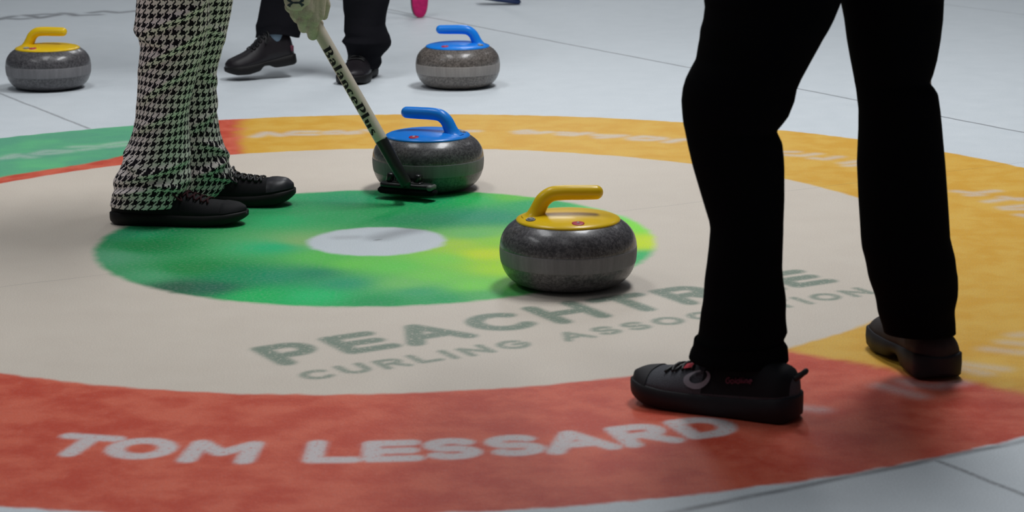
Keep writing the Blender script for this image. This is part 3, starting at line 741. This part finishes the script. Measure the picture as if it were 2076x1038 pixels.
# serif lettering: strokes (x, y, width)
TK, TN = .27, .085
def wline(pts, w): return [(x, y, w) for x, y in pts]
def warc(cx, cy, rx, ry, a0, a1, w0, w1, n=16):     # thick where the stroke runs upright
    o = []
    for i in range(n + 1):
        a = math.radians(a0 + (a1 - a0)*i/n); o.append((cx + rx*math.cos(a), cy + ry*math.sin(a), w1 + (w0 - w1)*abs(math.cos(a))**1.5))
    return o
SERIF = {
 'B': (.86, [wline([(.22, .0), (.22, 1.0)], TK), wline([(.0, .04), (.45, .04)], TN), wline([(.0, .96), (.45, .96)], TN), warc(.42, .74, .24, .22, 90, -90, TK*.85, TN), warc(.42, .27, .31, .235, 90, -90, TK*.95, TN)]),
 'P': (.80, [wline([(.22, .0), (.22, 1.0)], TK), wline([(.0, .04), (.45, .04)], TN), wline([(.0, .96), (.4, .96)], TN), warc(.40, .70, .30, .26, 90, -90, TK*.95, TN)]),
 'l': (.40, [wline([(.2, .0), (.2, 1.02)], TK), wline([(.02, .04), (.38, .04)], TN), wline([(.04, .96), (.2, .99)], TN)]),
 'a': (.66, [warc(.30, .48, .18, .19, 160, 20, TK*.7, TN) + [(.48, .40, TK), (.48, .10, TK), (.62, .06, TN)], warc(.27, .19, .17, .17, 60, 300, TK*.75, TN), wline([(.14, .50), (.15, .52)], .17)]),
 'n': (.76, [wline([(.18, .0), (.18, .64)], TK), warc(.38, .44, .20, .21, 150, 10, TK*.6, TN) + [(.58, .36, TK), (.58, .0, TK)], wline([(.02, .04), (.34, .04)], TN), wline([(.44, .04), (.74, .04)], TN)]),
 'c': (.60, [warc(.32, .33, .22, .30, 40, 315, TK, TN), wline([(.46, .50), (.47, .51)], .17)]),
 'e': (.64, [warc(.32, .33, .22, .30, 0, 312, TK, TN), wline([(.18, .36), (.54, .36)], TN)]),
 'u': (.78, [[(.18, .64, TK), (.18, .26, TK)] + warc(.37, .24, .19, .20, 190, 330, TK*.6, TN), wline([(.58, .64), (.58, .02)], TK), wline([(.02, .61), (.2, .61)], TN), wline([(.42, .61), (.6, .61)], TN)]),
 's': (.54, [warc(.27, .46, .16, .16, 40, 200, TK*.55, TN) + [(.22, .38, TK*.8), (.32, .28, TK*.9)] + warc(.27, .18, .17, .16, 20, -150, TK*.55, TN)]),
}
tA, tB = (b0 - at(668, 93, BY)).length, (b0 - at(763, 275, BY)).length
txt = 'BalancePlus'
tot = sum(SERIF[c][0] for c in txt) + .07*len(txt)
kx = (tA - tB)/tot; ky = .0220; x0 = 0
mbt = MB(); ang0 = math.radians(-19)
def on_shaft(x, y, off=.0005):
    """x runs down the shaft, y across it (letter tops to the right)"""
    a = ang0 + (y - .46)*ky/RS
    return b0 + axB*(tA - x) + (sB*(-math.sin(a)) if False else (SR*math.sin(a) + FR*math.cos(a)))*(RS + off)
SR = sB if (sB.x > 0) else -sB          # picture right
FR = fB if (fB.y < 0) else -fB          # toward the viewer
for c in txt:
    wd, strokes = SERIF[c]
    for st in strokes:
        dense = []
        for i in range(len(st) - 1):
            for k in range(5):
                f = k/5; dense.append(tuple(st[i][j]*(1 - f) + st[i+1][j]*f for j in range(3)))
        dense.append(st[-1])
        Lp, Rp = [], []
        for i, (x, y, wv) in enumerate(dense):
            a = dense[max(i - 1, 0)]; b = dense[min(i + 1, len(dense) - 1)]
            dx, dy = b[0] - a[0], b[1] - a[1]; q = math.hypot(dx, dy) or 1
            nx_, ny_ = -dy/q*wv/2, dx/q*wv/2
            row = [on_shaft((x0 + (x + nx_*g)*1.0)*kx, y + ny_*g) for g in (-1, -.5, 0, .5, 1)]
            Lp.append(row)
        mbt.loft(Lp, caps=False, closed=False)
    x0 += wd + .07
mbt.build('lettering', M['ink_black'], shaft)
# broom head
hl, hr = on_floor(766, 392, .0135), on_floor(886, 401, .0135)
hc = (hl + hr)/2; hc.y += .021
hx = Vector((hr.x - hl.x, hr.y - hl.y, 0)).normalized(); hy = Vector((-hx.y, hx.x, 0)); HL = .152
RH = Matrix((hx, hy, Vector((0, 0, 1)))).transposed()
def head_loft(mb, z0, z1, hw, hl_, bev, cx=0.0, tip=.35):
    rings = []
    for z, k in ((z0, -bev), (z0 + bev, 0), (z1 - bev, 0), (z1, -bev)):
        ring = []
        for i in range(40):
            a = 2*PI*i/40; e = .45
            ring.append(hc + RH @ Vector((cx + (hl_ + k)*abs(math.cos(a))**e*math.copysign(1, math.cos(a)), (hw + k)*abs(math.sin(a))**(e + .15)*math.copysign(1, math.sin(a)), z)))
        rings.append(ring)
    mb.loft(rings)
mb = MB(); head_loft(mb, .0005, .014, .023, .076, .004); pad = mb.build('pad', M['pad_black'], broom)
mb = MB(); head_loft(mb, .0135, .027, .020, .070, .004); head_loft(mb, .026, .030, .014, .040, .0015)
plate = mb.build('head_plate', M['plastic_black'], broom)
mb = MB(); mb.box(hc + RH @ Vector((.066, -.006, .0205)), (.012, .036, .0115), RH, .003); mb.build('end_clip', M['plastic_grey'], plate)
mb = MB()
for q in (-.045, .028):
    p = hc + RH @ Vector((q, 0, .030)); mb.box(p + Vector((0, 0, .008)), (.014, .02, .022), RH @ Matrix.Rotation(.25, 3, 'Y'), .003)
mb.box(hc + RH @ Vector((-.012, 0, .033)), (.034, .024, .020), RH, .005)
mb.tube([hc + RH @ Vector((-.006, -.014, .038)), hc + RH @ Vector((-.006, .014, .038))], .006, 12)
mb.tube([hc + RH @ Vector((-.010, 0, .036)), b0, b0 + axB*.01], [.011, .012, .012], 16)
mb.build('hinge', M['plastic_black'], plate)

# ---- gloved hand around the shaft (belongs to the person in houndstooth)
def capsule(bm_list, p, q, r0, r1, m=14):
    mbc = MB(); p, q = Vector(p), Vector(q); d = (q - p).normalized(); pts = []; rr = []
    for k in range(5): a = -PI/2 + PI/2*k/4; pts.append(p + d*(r0*math.sin(a))); rr.append(max(r0*math.cos(a), r0*.02))
    for k in range(5): a = PI/2*k/4; pts.append(q + d*(r1*math.sin(a))); rr.append(max(r1*math.cos(a), r1*.02))
    mbc.tube(pts, rr, m); bm_list.append(mbc)
def G(u, v, dy): return at(u, v, BY + .050 + dy)        # dy < 0 is nearer
parts = []
# wrist and back of the hand
capsule(parts, wristA, G(606, -20, -.012), .031, .034)
capsule(parts, G(598, -15, -.014), G(600, 14, -.024), .026, .022)
capsule(parts, G(618, -18, -.016), G(621, 20, -.026), .027, .024)
capsule(parts, G(632, -15, -.014), G(634, 40, -.022), .024, .019)
capsule(parts, G(646, -20, -.010), G(645, 30, -.016), .020, .016)
# fingers: knuckle -> middle joint -> tip, rolling behind the shaft
for kn, md_, tp, rr in ((G(588, 14, -.026), G(594, 20, .004), G(618, 10, .030), .0125),      # little
                        (G(599, 28, -.026), G(604, 37, .004), G(632, 30, .030), .0132),      # ring
                        (G(613, 42, -.026), G(616, 56, .004), G(646, 48, .030), .0136),      # middle
                        (G(632, 54, -.020), G(634, 71, .000), G(650, 66, .030), .0134)):     # index
    capsule(parts, kn, md_, rr*1.08, rr); capsule(parts, md_, tp, rr, rr*.9)
capsule(parts, G(606, 10, -.022), G(634, 56, -.018), .016, .014)
# thumb down the far right side of the shaft
capsule(parts, G(650, -14, .004), G(660, 10, .012), .016, .0125); capsule(parts, G(660, 10, .012), G(657, 33, .018), .0125, .0095)
gl = MB()
for p in parts: gl.add(p.v, p.f)
glove = gl.build('glove', M['glove'], pA)
md = glove.modifiers.new('remesh', 'REMESH'); md.mode = 'VOXEL'; md.voxel_size = .0022; md.use_smooth_shade = True
md = glove.modifiers.new('smooth', 'SMOOTH'); md.factor = .5; md.iterations = 3
# emblem patch on the back of the hand: a pale rounded panel with two crossed arcs
def patch_pt(u, v):
    q = ((u - 608)/36)**2
    return G(u, v, -.052 + .022*q + .0003*max(0, v - 8))
mb = MB(); rings = []
for f in (1.0, .97, .8, .5, .2, .02):
    ring = []
    for k in range(36):
        a = 2*PI*k/36; uu = 602 + 28*f*abs(math.cos(a))**.8*math.copysign(1, math.cos(a)); vv = -6 + 29*f*abs(math.sin(a))**.8*math.copysign(1, math.sin(a))
        p = patch_pt(uu, vv); p.y += .012 if f == 1.0 else 0
        ring.append(p)
    rings.append(ring)
mb.loft(rings); patch = mb.build('glove_patch', M['glove_patch'], glove)
mb = MB()
def emb(pts, w):
    rows = []
    for i, (u, v, wv) in enumerate(pts):
        a, b = pts[max(i - 1, 0)], pts[min(i + 1, len(pts) - 1)]
        dx, dy = b[0] - a[0], b[1] - a[1]; q = math.hypot(dx, dy) or 1
        rows.append([patch_pt(u - dy/q*wv*g, v + dx/q*wv*g) + Vector((0, -.0012, 0)) for g in (-1, 0, 1)])
    mb.loft(rows, caps=False, closed=False)
emb([(600 + 17*math.sin(math.radians(a)), 16 - 15*math.cos(math.radians(a)) + 4, 1.2 + 2.8*(abs(a)/60)**2) for a in range(-62, 63, 6)], 1)
emb([(600 + 17*math.sin(math.radians(a)), -5.5 + 15*math.cos(math.radians(a)) - 3, 1.2 + 2.8*(abs(a)/60)**2) for a in range(-62, 63, 6)], 1)
mb.build('emblem', M['emblem_navy'], patch)

# ---- person in dark trousers (behind), one foot in the air
pB = empty('person', (-.37, 2.72, 0), 'person in dark trousers and black curling shoes stepping behind the broom shaft', 'person', 'curlers on the ice')
rowsBl = [(0, 530, 604), (18, 527, 606), (39, 523, 609), (52, 519, 609), (58, 518, 608), (65, 517, 606)]
rowsBr = [(0, 696, 790), (20, 697, 785), (33, 699, 783), (50, 698, 782), (64, 697, 787), (72, 700, 791), (84, 692, 794), (92, 699, 793), (100, 702, 787), (107, 703, 780), (116, 704, 774), (126, 706, 772), (138, 710, 767)]
legsB = [dict(rows=rowsBl, Yt=2.74, Yb=2.70, kd=.95, seed=5, amp=.005, bunch=.004, upper=[(-.44, 2.80, .90, .10, .11), (-.46, 2.78, .70, .085, .09), (-.475, 2.76, .45, .068, .075)], n=40, m=40, hem_drop=.019),
         dict(rows=rowsBr, Yt=2.66, Yb=2.63, kd=.95, seed=6, amp=.006, bunch=.006, upper=[(-.28, 2.76, .90, .10, .11), (-.245, 2.73, .70, .09, .09), (-.215, 2.69, .45, .078, .08)], n=60, m=40)]
trousers(pB, legsB, [(-.36, 2.78, .84, .15, .12), (-.36, 2.78, .92, .175, .14), (-.36, 2.78, 1.0, .16, .13)], M['cloth_dark'])
curl = [(0, .002, .030, .078, .036, .030), (.06, .0, .030, .092, .038, .031), (.2, .0, .029, .098, .039, .031), (.34, .002, .027, .098, .039, .031), (.42, .012, .026, .092, .038, .032), (.50, .014, .026, .078, .043, .034), (.56, .003, .026, .068, .047, .036), (.72, .0, .026, .055, .050, .039), (.88, .004, .028, .048, .047, .035), (1, .012, .030, .042, .042, .028)]
uB, WB, sB_ = shoe(pB, (-.432, 2.695), (-.92, -.39), .240, [(t, a*1.2, b*1.15, c*1.22, d, e) for t, a, b, c, d, e in curl], (M['shoe_leather'], M['rubber_black']), pitch=-.15, z0=.047)
laces(uB, sB_, .36, .58, 5, M['lace_black'])
mb = MB(); mb.box(WB(.012, .033, .055), (.012, .006, .02), None, .002); tag(mb.build('heel_patch', M['print_red'], uB), 'dull pink patch')
mb = MB(); mb.tube([WB(.055, 0, .085), WB(.054, 0, .105), WB(.053, 0, .118), WB(.053, 0, .124)], [.031, .031, .029, .024], 24)
mb.build('sock', M['sock_blue'], pB)
uB2, WB2, sB2 = shoe(pB, (-.190, 2.735), (-.16, -.987), .285, [(t, a, b*1.1, c*1.12, d*1.06, e) for t, a, b, c, d, e in curl], (M['shoe_leather'], M['rubber_black']))
laces(uB2, sB2, .36, .58, 5, M['lace_black'])
body(pB, (-.36, 2.78, .96), (-.37, 2.74, 1.26), (-.38, 2.70, 1.48), (-.40, 2.66, 1.60), (-.44, 2.79, .86), (-.475, 2.75, .50), (-.47, 2.72, .20), (-.28, 2.76, .86), (-.21, 2.68, .48), (-.205, 2.66, .10),
     (-.55, 2.72, 1.40), (-.62, 2.62, 1.14), (-.52, 2.46, .98), (-.19, 2.74, 1.40), (-.11, 2.66, 1.14), (-.20, 2.48, .98), (-.6, -.8, -.2), M['jacket_dark'])

# ---- person in black trousers (right), seen from behind
pC = empty('person', (.86, -1.15, 0), 'person in plain black trousers striding on the red ring at right, back turned', 'person', 'curlers on the ice')
rowsCl = [(0, 1427, 1706), (15, 1429, 1700), (40, 1426, 1690), (60, 1420, 1680), (80, 1418, 1668), (95, 1415, 1660), (120, 1411, 1646), (140, 1400, 1635), (160, 1390, 1624), (180, 1384, 1615), (205, 1381, 1610), (235, 1383, 1598), (252, 1385, 1585), (265, 1388, 1574), (275, 1390, 1579), (290, 1393, 1586), (320, 1400, 1589), (340, 1405, 1590), (400, 1423, 1590), (450, 1438, 1588), (465, 1440, 1588), (500, 1437, 1587), (540, 1432, 1586), (600, 1425, 1592), (650, 1421, 1595), (672, 1416, 1595), (684, 1412, 1588), (690, 1410, 1586), (700, 1407, 1596), (712, 1401, 1598), (726, 1397, 1599)]
rowsCr = [(0, 1704, 1913), (40, 1712, 1911), (80, 1717, 1906), (120, 1724, 1899), (150, 1730, 1891), (168, 1733, 1884), (176, 1735, 1892), (190, 1737, 1901), (222, 1741, 1906), (260, 1741, 1910), (330, 1738, 1916), (400, 1740, 1920), (480, 1745, 1925), (505, 1748, 1931), (520, 1752, 1935), (560, 1762, 1942), (600, 1773, 1940), (640, 1784, 1936), (660, 1789, 1936), (674, 1792, 1937)]
legsC = [dict(rows=rowsCl, Yt=-1.24, Yb=-1.325, kd=.80, seed=11, amp=.0012, bunch=.002, upper=[(.83, -1.16, .96, .12, .12), (.79, -1.19, .82, .115, .12), (.745, -1.22, .73, .112, .10)], n=150, m=56, hem_tilt=-.006),
         dict(rows=rowsCr, Yt=-1.10, Yb=-1.125, kd=.85, seed=12, amp=.0012, bunch=.002, upper=[(.90, -1.10, .96, .11, .12), (.92, -1.10, .82, .105, .12), (.945, -1.10, .73, .092, .10)], n=130, m=56)]
trousers(pC, legsC, [(.86, -1.14, .80, .15, .13), (.865, -1.14, .90, .17, .15), (.86, -1.13, 1.0, .16, .14)], M['cloth_black'])
grip = [(0, .005, .046, .072, .037, .031), (.06, .0, .042, .083, .040, .032), (.2, .0, .037, .094, .042, .032), (.36, .0, .034, .092, .043, .032), (.5, .0, .033, .083, .046, .033), (.60, .0, .033, .072, .049, .034), (.75, .001, .034, .061, .052, .037), (.88, .006, .038, .056, .050, .037), (.96, .012, .041, .053, .046, .033), (1, .019, .042, .050, .042, .028)]
uC, WC, sC = shoe(pC, (.745, -1.383), (-.875, .484), .284, grip, (M['shoe_mesh'], M['shoe_grey']))
# rear half of the upper is smooth black
mb = MB(); rings = []
for i in range(22):
    t = .02 + .50*i/21; rings.append([sC(t, .05 + (PI - .10)*k/26, .0016) for k in range(27)])
mb.loft(rings, caps=False, closed=False); mb.build('heel_counter', M['shoe_black'], uC)
mb = MB(); rings = []
for i in range(8):
    t = .86 + .135*i/7; rings.append([sC(t, .04 + (PI - .08)*k/26, .0018) for k in range(27)])
mb.loft(rings, caps=False, closed=False); mb.build('toe_bumper', M['shoe_grey'], uC)
laces(uC, sC, .60, .72, 3, M['lace_black'], bow=False)
# swirl mark on the outer side (left foot: +y side faces away, so the visible side is local -y when walking away-left)
vis = 1 if (Vector((WC(.1, .05, 0) - WC(.1, -.05, 0))).y < 0) else -1
def side_pt(t, a, off=.003): return sC(t, a if vis > 0 else PI - a, off)
mb = MB(); rings = []
for i in range(8):
    t = .605 + .05*i/7; rings.append([side_pt(t, PI*.33 + PI*.13*k/8, .005) for k in range(9)])
mb.loft(rings, caps=False, closed=False); tag(mb.build('tongue_tag', M['red_tag'], uC), 'bright red tongue tag')
rows = []
for k in range(40):
    ph = math.radians(100 - 330*k/39); wv = interp(k, [0, 8, 25, 39], [.12, .25, .30, .06])
    tt, aa = .555 + .052*math.cos(ph)*(1.0), .62 + .27*math.sin(ph)
    rows.append([side_pt(.548 + .066*(1 + wv*g)*math.cos(ph), .50 + .27*(1 + wv*g)*math.sin(ph), .0040) for g in (-1, 0, 1)])
mb = MB(); mb.loft(rows, caps=False, closed=False); mb.build('swirl_emblem', M['emblem_grey'], uC)
mb = MB()
word = {'G': [arc(.5, .5, .4, .42, 50, 360, 14) + [(.55, .5)]], 'o': [arc(.4, .32, .3, .28, 0, 360, 14)], 'l': [[(.2, .05), (.2, .95)]], 'd': [arc(.4, .32, .3, .28, 0, 360, 14), [(.7, .05), (.7, .95)]],
        'i': [[(.2, .05), (.2, .6)], [(.2, .8), (.2, .88)]], 'n': [[(.15, .05), (.15, .6)], arc(.4, .36, .25, .25, 180, 0, 8) + [(.65, .05)]], 'e': [[(.12, .34), (.68, .34)] + arc(.4, .32, .29, .28, 0, 300, 14)]}
adv = {'G': 1.0, 'o': .85, 'l': .4, 'd': .9, 'i': .4, 'n': .85, 'e': .8}; xx = 0
for c in 'Goldline':
    for st in word[c]:
        mb.tube([side_pt(.375 - .165*(xx + x)/5.9, .30 + .17*y + .05*(xx + x)/5.9, .0045) for x, y in st], .0014, 6)
    xx += adv[c]
mb.build('side_lettering', M['print_red'], uC)
mb = MB(); h0 = WC(.006, 0, .078)
mb.tube(spline([WC(.010, .006, .066), WC(-.001, .005, .072), WC(-.009, .002, .080), WC(-.011, -.002, .082), WC(-.006, -.005, .077), WC(.008, -.005, .069)], 20), .0045, 10)
mb.build('heel_loop', M['lace_black'], uC)
rear = [(0, .006, .042, .062, .038, .033), (.06, .0, .042, .072, .041, .033), (.2, .0, .040, .084, .042, .034), (.32, .002, .038, .088, .041, .034), (.40, .016, .036, .090, .040, .034), (.47, .018, .036, .082, .044, .036), (.54, .006, .036, .074, .048, .038), (.72, .0, .036, .064, .052, .040), (.88, .005, .038, .058, .050, .036), (1, .016, .040, .050, .044, .028)]
uC2, WC2, sC2 = shoe(pC, (1.014, -1.160), (-.175, .985), .272, rear, (M['shoe_brown'], M['shoe_grey']), pitch=-.01, z0=.003)
laces(uC2, sC2, .5, .66, 4, M['lace_black'], bow=False)
body(pC, (.86, -1.13, .96), (.76, -1.02, 1.22), (.70, -.95, 1.40), (.66, -.91, 1.52), (.81, -1.18, .86), (.66, -1.24, .50), (.70, -1.30, .10), (.93, -1.10, .86), (.96, -1.09, .50), (1.0, -1.07, .12),
     (.60, -1.08, 1.34), (.50, -1.00, 1.08), (.46, -.82, .94), (.90, -.92, 1.34), (.92, -.78, 1.08), (.74, -.70, .96), (-.6, .75, -.3), M['jacket_dark'])

# ------------------------------------------------------------------ two brooms standing far back, cut by the top of the frame
def far_broom(base, label, along, tilt_axis, pad_mat, plate_mat, shaft_dir, up, face):
    root = empty('curling_broom', base, label, 'curling broom', 'curling brooms')
    X = Vector(along).normalized(); Z = Vector(face).normalized(); Yv = Z.cross(X).normalized()
    R = Matrix((X, Yv, Z)).transposed(); c = Vector(base) + Vector(up)
    def bar(mb, z0, z1, hw, hl_, bev):
        rings = []
        for z, k in ((z0, -bev), (z0 + bev*(1 if z1 > z0 else -1), 0), (z1 - bev*(1 if z1 > z0 else -1), 0), (z1, -bev)):
            rings.append([c + R @ Vector(((hl_ + k)*abs(math.cos(2*PI*i/36))**.7*math.copysign(1, math.cos(2*PI*i/36)), (hw + k)*abs(math.sin(2*PI*i/36))**.8*math.copysign(1, math.sin(2*PI*i/36)), z)) for i in range(36)])
        mb.loft(rings)
    mb = MB(); bar(mb, -.002, .016, .036, .098, .006); mb.build('pad', pad_mat, root)
    mb = MB(); bar(mb, -.022, -.001, .033, .094, .005); bar(mb, -.036, -.021, .017, .04, .004); mb.build('head_plate', plate_mat, root)
    mb = MB(); s0 = c - Z*.03; sd = Vector(shaft_dir).normalized()
    mb.tube([s0, s0 + sd*.02, s0 + sd*.5, s0 + sd*1.1, s0 + sd*1.104], [.012, .0145, .0145, .0145, .009], 20); mb.build('shaft', M['shaft_black'], root)
    return root
pk = on_floor(851, 36)
far_broom(pk, 'broom with pink pad tipped on end, cut by the top edge of the photo', (0.02, .05, 1), None, M['pad_pink'], M['plastic_black'], (-.55, .5, .75), (0, 0, .099), (.42, -.9, .06))
bl = on_floor(1012, 11)
far_broom(bl + Vector((0, .04, 0)), 'broom with tilted dark blue head on far ice, cut by the photo top edge', (1, -.12, -.13), None, M['pad_blue'], M['plastic_black'], (.3, .45, .85), (0, 0, .030), (-.13, 0, -1))
